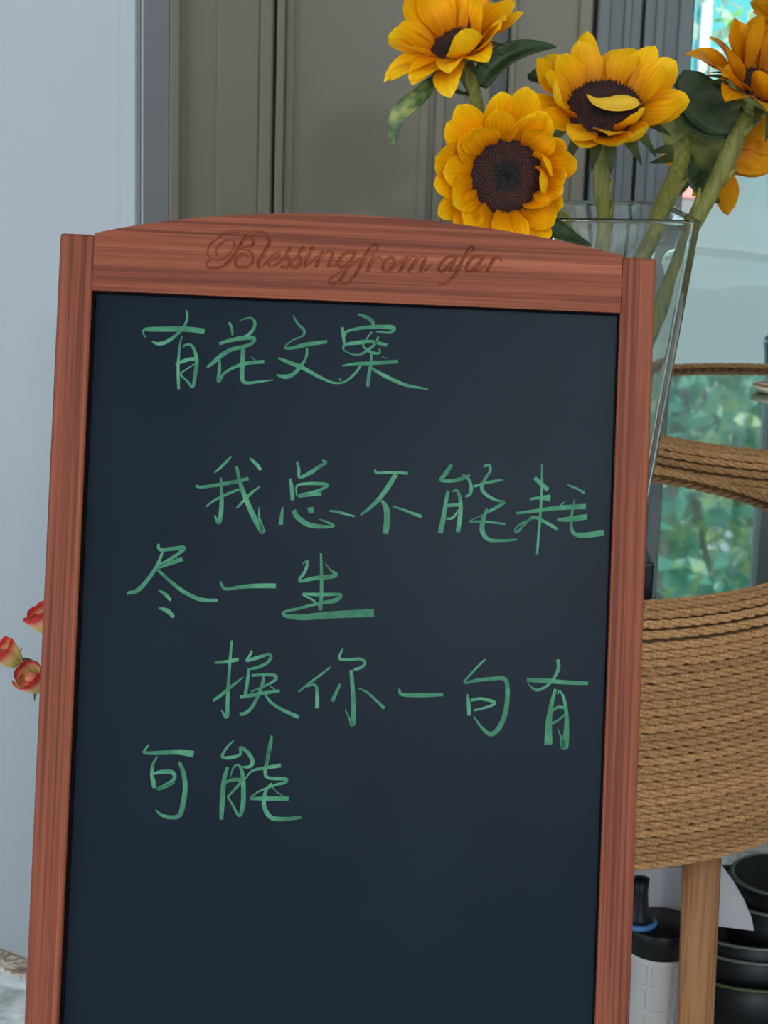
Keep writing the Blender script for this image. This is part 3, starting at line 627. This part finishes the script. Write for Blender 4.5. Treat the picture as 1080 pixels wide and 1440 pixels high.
def sunflower(label, centre, normal, rd, Rout, stem_pts, sr, cup=(18, 34), np_=(17, 15), roll=0, seed=1, petset=None, bend_fn=None, group='sunflowers in the glass vase', stubs=(), short=None):
    r = random.Random(seed); C_ = Vector(centre); Z = Vector(normal).normalized(); X = Z.cross(Vector((0.01, .02, 1))).normalized(); Y = Z.cross(X)
    Hm = Matrix.Translation(C_) @ Matrix((X, Y, Z)).transposed().to_4x4() @ Matrix.Rotation(roll, 4, 'Z')
    base = stem_pts[-1]; t = empty('sunflower', base, label, 'flower', group)
    # stem: from behind the head down to the base
    back = C_-Z*(rd*.62); P = [back+Z*.012, back-Z*.012]+[Vector(p) for p in stem_pts]
    c = catmull([tuple(p) for p in P], 6); n = len(c)
    Rr = [sr*(1.25 if i < 4 else 1)*(1+.05*math.sin(i*.8+seed)+.10*max(0, math.sin(i*.37+seed))**6) for i in range(n)]
    V, F = tube(c, Rr, 14, .04); obj('stem', V, F, M['stem'], t, True)
    for (u, sd) in stubs:                      # scars of cut leaves
        i = int(u*(n-1)); p = Vector(c[i]); tt = Vector(c[min(i+1, n-1)]-c[i]).normalized(); sv = Vector((sd, -.25, 0)); sv = (sv-sv.dot(tt)*tt).normalized()
        q = p+sv*sr*.5; V, F = tube([q+tt*.014, q-tt*.0+sv*sr*.35, q-tt*.014+sv*sr*.95], [sr*.55, sr*.45, sr*.12], 8); obj('leaf_scar', V, F, M['stem'], t, True)
    link('disc', disc_mesh(rd), t, Hm)
    # green cup behind
    V, F = lathe([(.004, -rd*.72), (rd*.45, -rd*.60), (rd*.85, -rd*.38), (rd*1.06, -rd*.10), (rd*1.0, -.02*rd), (.004, -.05*rd)], (0, 0, 0), 32)
    link('calyx', mesh('calyx', V, F, M['calyx'], True), t, Hm)
    L0 = .055; sc = (Rout-rd*.9)/L0
    ps = petset or PET
    for layer, (cnt, cu) in enumerate(zip(np_, cup)):
        for k in range(cnt):
            a = 2*math.pi*(k+.5*layer)/cnt+r.uniform(-.09, .09)
            al = math.radians(cu+r.uniform(-11, 11)); s_ = sc*r.uniform(.88, 1.08)*(1-.06*layer)
            vi = r.randrange(6); tw = r.uniform(-.3, .3); wsc = 1.0
            if bend_fn:
                al2, s2, v2, w2 = bend_fn(a, layer, r); al += math.radians(al2); s_ *= s2; wsc = w2
                if v2 is not None: vi = v2
            Mx = Hm @ Matrix.Rotation(a, 4, 'Z') @ Matrix.Translation((rd*(.96-.05*layer), 0, -rd*.08+.004*layer)) @ Matrix.Rotation(-al, 4, 'Y') @ Matrix.Rotation(tw, 4, 'X') @ Matrix.Diagonal((s_, s_*1.12*wsc, s_, 1))
            link('petal', ps[vi], t, Mx)
    for k in range(16):
        a = 2*math.pi*k/16+r.uniform(-.12, .12)
        Mx = Hm @ Matrix.Rotation(a, 4, 'Z') @ Matrix.Translation((rd*.96, 0, -rd*.22)) @ Matrix.Rotation(math.radians(r.uniform(-5, 35)), 4, 'Y') @ Matrix.Diagonal((rd/.042, rd/.042, rd/.042, 1))
        link('sepal', SEP, t, Mx)
    return t, Hm
def inv(u, v, z):                               # point inside the vase at height z
    f_ = (z-ZT)/(ZV-ZT); h = .033+(HV-.049)*f_; p = VC+ex*(u*h)+ey*(v*h); return Vector((p.x, p.y, z))
# C: broad head tilted up, fallen petal on its disc
cC = atY(850, 152, 2.40)
fC, HmC = sunflower('sunflower with broad dark disc facing upwards and a loose petal on it', cC, (-.02, -.62, .78), .0445, .094,
    [atY(846, 270, 2.425), inv(-.1, -.2, 1.09), inv(-.15, 0, .95), inv(-.2, .2, .722)], .0088, cup=(16, 34), np_=(13, 11), roll=.2, seed=4, stubs=((.42, .9), (.55, 1)),
    bend_fn=lambda a, l, r: (0, 1, None, 1.12))
# B: facing the viewer
cB = atY(712, 247, 2.30)
def bB(a, l, r):
    k = max(0, -math.cos(a+.5)-.35); return ((2 if l == 0 else 8)+42*k, 1-.22*k, [0, 2, 5, 2, 4, 0][r.randrange(6)], 1.12)
fB, HmB = sunflower('sunflower facing outward above the sign top, round disc ringed by full petals', cB, (.16, -1, .02), .0420, .093,
    [atY(760, 300, 2.36), inv(-.75, -.5, 1.09), inv(-.5, -.3, .95), inv(-.3, -.5, .722)], .008, cup=(14, 27), np_=(17, 15), roll=.5, seed=9, bend_fn=bB)
# A: high at the left, tilted up
cA = atY(641, 64, 2.40)
def bA(a, l, r): return (2, 1, None, 1.15)
fA, HmA = sunflower('highest sunflower, tipped to one side above a drooping variegated leaf', cA, (-.34, -.50, .80), .031, .083,
    [atY(668, 135, 2.43), atY(690, 235, 2.45), inv(-.75, .2, 1.09), inv(-.5, .3, .95), inv(-.5, .4, .722)], .0078, cup=(10, 34), np_=(13, 11), roll=.1, seed=12, bend_fn=bA)
# D: right, its shade put into darker amber petals
cD = atY(1074, 124, 2.42)
fD, HmD = sunflower('shade-darkened orange sunflower on a thick stem leaning out over the vase corner', cD, (.32, -.36, .88), .040, .092,
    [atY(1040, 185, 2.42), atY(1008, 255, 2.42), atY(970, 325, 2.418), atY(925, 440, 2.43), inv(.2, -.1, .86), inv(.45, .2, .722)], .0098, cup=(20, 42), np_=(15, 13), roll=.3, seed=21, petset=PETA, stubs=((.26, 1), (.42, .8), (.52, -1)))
# E: seen from behind
cE = atY(994, 192, 2.545)
fE, HmE = sunflower('sunflower turned away towards the window, its green back showing', cE, (.72, .62, -.12), .042, .092,
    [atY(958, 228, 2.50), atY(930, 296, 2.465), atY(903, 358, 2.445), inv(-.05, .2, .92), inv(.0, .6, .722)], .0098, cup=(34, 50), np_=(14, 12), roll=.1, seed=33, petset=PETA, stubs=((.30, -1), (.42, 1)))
# the loose petal lying on the disc
lpM = HmC @ Matrix.Translation((0, 0, .0135)) @ Matrix.Rotation(math.radians(0), 4, 'Z')
p0 = atY(826, 140, 2.39); p1 = atY(899, 146, 2.385)
def loose():
    c0 = HmC @ Vector((0, 0, .0125)); Zc = (HmC.to_3x3() @ Vector((0, 0, 1))).normalized()
    def onp(px, py, h=0):
        d = ray(px, py); t = (c0+Zc*h-CAM).dot(Zc)/d.dot(Zc); return CAM+d*t
    pts = [onp(825, 133), onp(838, 144, .002), onp(860, 149, .003), onp(882, 147, .002), onp(899, 144, .001)]
    c = catmull([tuple(p) for p in pts], 5); V = []; F = []; n = len(c); nv = 4
    for i, p in enumerate(c):
        u = i/(n-1); t = Vector(c[min(i+1, n-1)]-c[max(i-1, 0)]).normalized(); s = Zc.cross(t).normalized(); wd = .0125*math.sin(math.pi*(.05+.90*u)**1.5)**.9
        for j in range(nv+1): v = j/nv*2-1; V.append(Vector(p)+s*wd*v+Zc*(.30*wd*v*v+.0006))
    for i in range(n-1):
        for j in range(nv): a = i*(nv+1)+j; F.append((a, a+nv+1, a+nv+2, a+1))
    o = obj('fallen_petal', V, F, M['petal_pale'], None, True, origin=pts[2]); s_ = o.modifiers.new('s', 'SOLIDIFY'); s_.thickness = .0006
    tag(o, 'loose yellow petal lying on the dark disc of the broad sunflower', 'petal')
loose()
# leaves
leaf_obj(fA, [atY(612, 112, 2.40), atY(590, 138, 2.385), atY(566, 160, 2.38), atY(555, 182, 2.38), atY(552, 208, 2.385)], .0115, M['leaf_pale'], normal=(-.5, -.8, .3), fold=.4)
leaf_obj(fA, [atY(676, 122, 2.43), atY(686, 100, 2.43), atY(712, 80, 2.43), atY(748, 68, 2.44), atY(782, 66, 2.45)], .0135, M['leaf'], normal=(.1, -.9, .5), fold=.6)
leaf_obj(fA, [atY(662, 135, 2.43), atY(645, 132, 2.42), atY(628, 124, 2.42)], .005, M['leaf'], normal=(0, -.5, 1))
leaf_obj(fB, [atY(748, 300, 2.33), atY(775, 322, 2.33), atY(800, 334, 2.335), atY(832, 346, 2.34)], .0125, M['leaf'], normal=(.2, -.7, .7), fold=.3)
leaf_obj(fC, [atY(800, 118, 2.44), atY(770, 112, 2.44), atY(748, 108, 2.445), atY(742, 104, 2.445)], .010, M['leaf'], normal=(0, -.8, .6))
leaf_obj(fD, [atY(1042, 170, 2.44), atY(1012, 160, 2.45), atY(985, 138, 2.46), atY(968, 112, 2.47), atY(962, 98, 2.47)], .026, M['leaf'], normal=(-.3, -.9, .35), fold=.12, wav=.05)
leaf_obj(fD, [atY(1040, 172, 2.45), atY(1010, 172, 2.46), atY(975, 165, 2.47), atY(945, 140, 2.48)], .022, M['leaf'], normal=(.1, -.9, .4), fold=.15, wav=.05)
leaf_obj(fE, [atY(972, 212, 2.53), atY(985, 245, 2.53), atY(1003, 268, 2.53), atY(1024, 282, 2.53)], .022, M['leaf'], normal=(.3, -.9, .3), fold=.2, wav=.05)
leaf_obj(fE, [atY(958, 196, 2.50), atY(945, 180, 2.50), atY(930, 168, 2.50)], .018, M['calyx'], normal=(-.2, -.9, .4), fold=.1)
# a further sunflower standing in a tall vase by the window
PV = Vector((.775, 3.79, 0))
V, F = lathe([(.06, 0), (.075, .01), (.085, .25), (.094, .55), (.098, .70), (.102, .725), (.098, .728), (.092, .70), (.085, .5), (.07, .08), (.01, .07)], PV, 48)
pv = obj('floor_vase', V, F, M['slate'], None, True, origin=PV); tag(pv, 'tall slate blue floor vase behind the table by the window', 'vase')
cF = atY(1146, 26, 3.76)
sunflower('dull orange sunflower standing in the slate blue floor vase by the window', cF, (-.2, -.8, .5), .05, .118, [cF+Vector((.02, .06, -.16)), PV+Vector((.0, .02, .74)), PV+Vector((0, 0, .078))], .010, cup=(10, 26), np_=(16, 14), seed=40, petset=PETA, group='sunflower by the window')
# ------------------------------------------------------------------ small things on and under the tables
V, F = lathe([(.012, 0), (.024, .001), (.031, .006), (.0335, .012), (.032, .0125), (.0305, .0108), (.0285, .0085), (.005, .0065)], (0, 0, 0), 40)
DP = atZ(1086, 545, ZT+.008)
dish = obj('small_dish', [Vector(v)+Vector((DP.x, DP.y, ZT+.0008)) for v in V], F, M['cream'], None, True, origin=(DP.x, DP.y, ZT)); tag(dish, 'small shallow dish with cream rim and amber inside on the rear table', 'dish')
V, F = lathe([(.001, .0085), (.0300, .0105), (.0305, .0116), (.001, .0112)], (DP.x, DP.y, ZT+.0012), 40); obj('amber_glaze', V, F, M['amber'], dish, True)
BX = atZ(912, 850, ZT)
bb = box('small_black_box', (.225, 2.262, ZT+.0006), (.3005, 2.335, ZT+.045), M['black'], None, .003, (.26, 2.30, ZT)); tag(bb, 'small black box on the glass table top, half hidden by the sign post', 'box')
# white jar with black lid
JC = atY(926, 1360, 2.45); JC.z = 0
jar = empty('storage_jar', JC, 'white jar with embossed squares and a black screw lid under the rope table', 'jar')
V, F = lathe([(.036, 0), (.041, .003), (.0425, .02), (.0425, .184), (.040, .191), (.03, .193)], JC, 48); obj('body', V, F, M['white_plastic'], jar, True)
V, F = lathe([(.0425, .1895), (.0435, .191), (.0435, .206), (.0445, .207), (.0445, .221), (.042, .224), (.002, .224)], JC, 48); obj('lid', V, F, M['black'], jar, True)
def tilem():
    V = []; F = []; a = .30; nseg = 6
    for r_, s, h in ((.0422, 1, .0142), (.0440, .86, .0122)):
        for q in (-1, 1):
            for k in range(nseg+1): th = (k/nseg*2-1)*a*s; V.append((r_*math.cos(th), r_*math.sin(th), q*h))
    n = nseg+1
    def at(l, q, k): return l*2*n+q*n+k
    for k in range(nseg):
        F += [(at(1, 0, k), at(1, 0, k+1), at(1, 1, k+1), at(1, 1, k)), (at(0, 0, k), at(0, 0, k+1), at(1, 0, k+1), at(1, 0, k)), (at(1, 1, k), at(1, 1, k+1), at(0, 1, k+1), at(0, 1, k))]
    F += [(at(0, 0, 0), at(1, 0, 0), at(1, 1, 0), at(0, 1, 0)), (at(0, 1, nseg), at(1, 1, nseg), at(1, 0, nseg), at(0, 0, nseg))]
    return mesh('embossed_square', V, F, M['white_plastic'])
TM = tilem()
for i in range(9):
    for j in range(5): link('embossed_square', TM, jar, Matrix.Translation((JC.x, JC.y, .034+.0335*j)) @ Matrix.Rotation(-1.62+i*2*math.pi/9, 4, 'Z'))
# white card standing behind the jar lid
def card():
    ol = [(880, 1224), (950, 1220), (1012, 1214), (1030, 1238), (1046, 1266), (1057, 1292), (1060, 1309), (1020, 1304), (955, 1297), (884, 1287)]
    f3 = []; b3 = []
    for x, y in ol:
        Y = 2.508-.00022*(x-900)+.006*math.cos((x-880)/50); p = atY(x, y, Y); f3.append(p); b3.append(p+Vector((.0004, .0022, .0004)))
    n = len(ol); F = [tuple(reversed(range(n))), tuple(range(n, 2*n))]+[(i, (i+1) % n, n+(i+1) % n, n+i) for i in range(n)]
    o = obj('white_card', f3+b3, F, M['paper'], None, origin=atY(960, 1300, 2.505)); tag(o, 'white bent card with rounded corner propped behind the jar lid', 'card')
card()
NZ = atY(899, 1287, 2.44); NZ.z = .2245
noz = empty('black_nozzle', NZ, 'black flared nozzle on a blue round base standing on the jar lid', 'nozzle')
V, F = lathe([(.002, 0), (.022, .0002), (.023, .004), (.021, .006), (.002, .006)], NZ, 32); obj('base', V, F, M['blue'], noz, True)
V, F = lathe([(.002, .006), (.0180, .0062), (.016, .012), (.011, .022), (.009, .045), (.010, .062), (.002, .063)], NZ, 32); obj('spout', V, F, M['black'], noz, True)
# stacked black bowls
BC = Vector((atY(1062, 1360, 2.6).x, 2.640, 0))
def bowl(r0, r1, z, h, m, rimm, label, dx=0, dy=0):
    c = BC+Vector((dx, dy, z)); t = empty('flower_bucket', c, label, 'bucket', 'stacked buckets under the rope table')
    V, F = lathe([(r0*.9, 0), (r0, .002), (r1, h), (r1-.003, h), (r0-.004, .006), (.002, .005)], c, 56); obj('body', V, F, m, t, True)
    V, F = lathe([(r1-.003, h-.004), (r1+.0012, h-.003), (r1+.002, h-.0015), (r1+.001, h+.0005), (r1-.003, h+.0005)], c, 56, True); obj('rim', V, F, rimm, t, True)
bowl(.105, .128, .001, .100, M['black'], M['olive'], 'lowest bucket of the stack, black with an olive rim')
bowl(.098, .129, .058, .082, M['black'], M['rim'], 'black bucket with pale rim resting in the olive rimmed one')
bowl(.096, .130, .078, .083, M['black'], M['rim'], 'middle black bucket with pale rim in the stack under the table')
bowl(.055, .078, .120, .085, M['black'], M['rim'], 'small black bucket with pale rim just below the topmost of the stack', .018, -.045)
bowl(.050, .066, .146, .082, M['black'], M['rim'], 'small topmost black bucket of the stack under the rope table', .024, -.045)
# ------------------------------------------------------------------ rose spray behind the sign's left post
ROSE = axis_ramp('rose_petal', 2, -.012, .0185, [(0, (.62, .50, .10)), (.45, (.82, .56, .20)), (.64, (.85, .38, .20)), (.80, (.68, .06, .05)), (1, (.58, .03, .04))], .5, .15, .1, .25)
def rose_petal(h, w_, curl):
    V = []; F = []; nu, nv = 7, 8
    for i in range(nu+1):
        u = i/nu; rr = .35+.65*math.sin(math.pi*min(1, u*.62+.08))
        for j in range(nv+1):
            v = (j/nv*2-1); a = v*w_; ed = 1-.14*abs(v)**2.2*u; q = .0135*rr*(1+curl*max(0, u-.62)*1.6)
            V.append((q*math.cos(a), q*math.sin(a), -.012+h*u*ed))
    for i in range(nu):
        for j in range(nv): a = i*(nv+1)+j; F.append((a, a+nv+1, a+nv+2, a+1))
    return mesh('petal', V, F, ROSE, True)
RP = [rose_petal(.030, .95, .25), rose_petal(.028, .9, .55), rose_petal(.026, 1.0, -.3)]
RB = Vector((-.245, 2.25, 0))
V, F = lathe([(.06, 0), (.062, .004), (.078, .30), (.082, .304), (.078, .308), (.073, .30), (.058, .012), (.002, .011)], RB, 40)
rb = obj('flower_bucket', V, F, M['black'], None, True, origin=RB); tag(rb, 'black flower bucket on the floor behind the sign, holding roses', 'bucket')
rose = empty('rose_spray', RB+Vector((0, 0, .014)), 'spray of three red and yellow rosebuds peeping past the sign post', 'flower')
joint = atY(118, 1040, 2.26)
main = catmull([tuple(RB+Vector((0, 0, .014))), tuple(RB+Vector((-.03, 0, .30))), tuple(joint)], 8)
V, F = tube(main, [.003]*len(main), 8); obj('stem', V, F, M['stem'], rose, True)
for (px, py), Y, nrm, via, s in (((63, 874), 2.27, (-.5, -.2, .8), (95, 960), 1.0), ((15, 922), 2.25, (-.6, -.25, .62), (52, 950), .95), ((47, 957), 2.23, (-.35, -.55, .65), (75, 1000), 1.05)):
    c = atY(px, py, Y); Z = Vector(nrm).normalized(); X = Z.cross(Vector((0, .3, 1))).normalized(); Yv = Z.cross(X); Hm = Matrix.Translation(c) @ Matrix((X, Yv, Z)).transposed().to_4x4()
    P = catmull([tuple(c-Z*.012*s), tuple(c-Z*.022*s), tuple(atY(*via, Y+.005)), tuple(joint)], 6); V, F = tube(P, [.0028]*3+[.0017]*(len(P)-3), 8)
    st = obj('flower_stalk', V, F, M['calyx'], rose, True)
    core = link('bud_core', mesh('bud_core', *lathe([(.002, -.013), (.007, -.011), (.0085, 0), (.006, .008), (.002, .011)], (0, 0, 0), 20), ROSE, True), rose, Hm @ Matrix.Scale(s, 4))
    for k in range(8):
        lay = 0 if k < 5 else 2; a = k*2*math.pi/5+.4*(k > 4); sc = s*(1.06 if k % 2 else 1.0) if k < 5 else s*.82
        link('petal', RP[(k % 2) if k < 5 else 2], rose, Hm @ Matrix.Rotation(a, 4, 'Z') @ Matrix.Translation((.0015*(k % 3), 0, 0)) @ Matrix.Scale(sc, 4))
    for k in range(5):
        link('sepal', SEP, rose, Hm @ Matrix.Rotation(k*1.257, 4, 'Z') @ Matrix.Translation((.004*s, 0, -.0125*s)) @ Matrix.Rotation(math.radians(20 if k % 2 else -30), 4, 'Y') @ Matrix.Scale(.42, 4))
# ------------------------------------------------------------------ outside
M['bark'] = noisy('bark', [(.3, (.12, .09, .07)), (.7, (.26, .21, .17))], nscale=9, rough=.9)
LEAFM = [noisy('foliage_%s' % n, [(.3, a), (.52, b2), (.60, (.42, .52, .12)), (.66, b2), (.74, (.55, .62, .66))], nscale=2.6, detail=3, rough=.4, translucent=.3) for n, a, b2 in (('teal', (.06, .26, .20), (.16, .46, .36)), ('green', (.10, .32, .10), (.30, .55, .18)), ('pale', (.30, .50, .42), (.62, .74, .62)))]
def tree(label, c, crown_z, rx, rz, n, mi, seed, size=.16):
    r = np.random.default_rng(seed); t = empty('tree', (c[0], c[1], -.02), label, 'tree', 'trees across the pavement')
    P = catmull([(c[0], c[1], -.02), (c[0]+.08, c[1], crown_z*.5), (c[0]-.05, c[1]+.1, crown_z+rz*.5)], 6); V, F = tube(P, list(np.linspace(.14, .05, len(P))), 10); obj('trunk', V, F, M['bark'], t, True)
    for k in range(5):
        a = k*1.3+seed; z = crown_z-rz*.3+.2*k
        P = catmull([(c[0], c[1], z-.5), (c[0]+rx*.4*math.cos(a), c[1]+rx*.4*math.sin(a), z), (c[0]+rx*.85*math.cos(a), c[1]+rx*.85*math.sin(a), z+.5)], 4); V, F = tube(P, list(np.linspace(.05, .015, len(P))), 6); obj('branch', V, F, M['bark'], t, True)
    d = r.normal(size=(n, 3)); d /= np.linalg.norm(d, axis=1, keepdims=True); q = r.uniform(.35, 1, (n, 1))**.5*d*[rx, rx, rz]; q += .18*r.normal(size=(n, 3)); ctr = q+[c[0], c[1], crown_z]
    a = r.normal(size=(n, 3)); a[:, 2] *= .6; a /= np.linalg.norm(a, axis=1, keepdims=True); b2 = np.cross(a, r.normal(size=(n, 3))); b2 /= np.linalg.norm(b2, axis=1, keepdims=True); s = size*r.uniform(.6, 1.4, (n, 1))
    V = np.stack([ctr-a*s*.5, ctr+b2*s*.2-a*s*.05, ctr+a*s*.5, ctr-b2*s*.2-a*s*.05], 1).reshape(-1, 3); F = np.arange(n*4).reshape(n, 4).tolist()
    o = obj('foliage', V.tolist(), F, LEAFM[mi], t); o['kind'] = 'stuff'
tree('tree with teal green leaves across the pavement, mirrored in the table glass', (2.3, 16.6), 4.2, 1.25, 2.4, 2600, 0, 1, .26)
tree('tree with fresh green leaves standing close behind the hoarding', (5.6, 17), 4.2, 1.3, 2.4, 2600, 1, 2, .26)
tree('pale leaved tree behind the teal one across the pavement', (2.9, 20.6), 5.2, 1.7, 3.0, 3600, 2, 3, .32)
tree('teal green tree far along the pavement edge', (8.0, 21), 4.6, 1.7, 2.8, 3000, 0, 4, .32)
tree('green tree set back towards the cabinet side of the window view', (-1.4, 20.6), 4.6, 1.6, 2.7, 3000, 1, 5, .32)
M['teal_wall'] = noisy('turquoise_wall', [(.3, (.04, .36, .40)), (.7, (.14, .50, .53))], nscale=1.2, rough=.6)
M['bright'] = mat('white_trim', (.85, .88, .88), .6)
hb_ = empty('hoarding', (3.6, 15.2, -.02), 'turquoise low hoarding with white battens beyond the pavement', 'fence')
box('hoarding_panel', (-2, 15.15, -.02), (10, 15.25, 1.33), M['teal_wall'], hb_)
box('top_cap', (-2, 15.08, 1.33), (10, 15.32, 1.40), M['bright'], hb_)
for i in range(14): x = -.8+i*.72; box('batten', (x, 15.08, -.02), (x+.07, 15.15, 1.33), M['bright'], hb_)
def hedge(label, x, y, h, n, mi, seed):
    r = np.random.default_rng(seed); t = empty('shrub', (x, y, -.02), label, 'shrub', 'shrubs along the hoarding'); V = []; F = []
    for k in range(4):
        P, Q = tube([(x, y, -.02), (x+.1*math.cos(k*1.6), y+.1*math.sin(k*1.6), h*.7)], [.02, .008], 6); b0 = len(V); V += P; F += [tuple(i+b0 for i in f) for f in Q]
    obj('stems', V, F, M['bark'], t)
    ctr = np.stack([x+.10*r.normal(size=n), y+.06*r.normal(size=n), h*r.uniform(.35, 1.05, n)], -1); a = r.normal(size=(n, 3)); a /= np.linalg.norm(a, axis=1, keepdims=True); b2 = np.cross(a, r.normal(size=(n, 3))); b2 /= np.linalg.norm(b2, axis=1, keepdims=True); s = .16*r.uniform(.6, 1.4, (n, 1))
    V = np.stack([ctr-a*s*.5, ctr+b2*s*.2, ctr+a*s*.5, ctr-b2*s*.2], 1).reshape(-1, 3); o = obj('foliage', V.tolist(), np.arange(n*4).reshape(n, 4).tolist(), LEAFM[mi], t); o['kind'] = 'stuff'
for k, (px_, h_, n_, mi_, lb) in enumerate(((978, 1.15, 42, 2, 'pale leaved shrub before the turquoise hoarding, next to the cabinet side'), (1016, 1.0, 34, 1, 'green shrub between the pale shrubs before the hoarding'), (1056, 1.15, 42, 2, 'pale leaved shrub beside the green one before the hoarding'))):
    q = atY(px_, 60, 14.6); hedge(lb, q.x, 13.3+.65*k, h_, n_, mi_, 11+k)
RPp = atZ(966, 278, -.02)
V, F = lathe([(.09, 0), (.09, .02), (.055, .03), (.055, .40), (.05, .43), (.01, .445)], RPp, 20); rp = obj('bollard', V, F, mat('faded_red', (.55, .16, .14), .6), None, True, origin=RPp); tag(rp, 'faded red bollard on the pavement beyond the window', 'bollard')
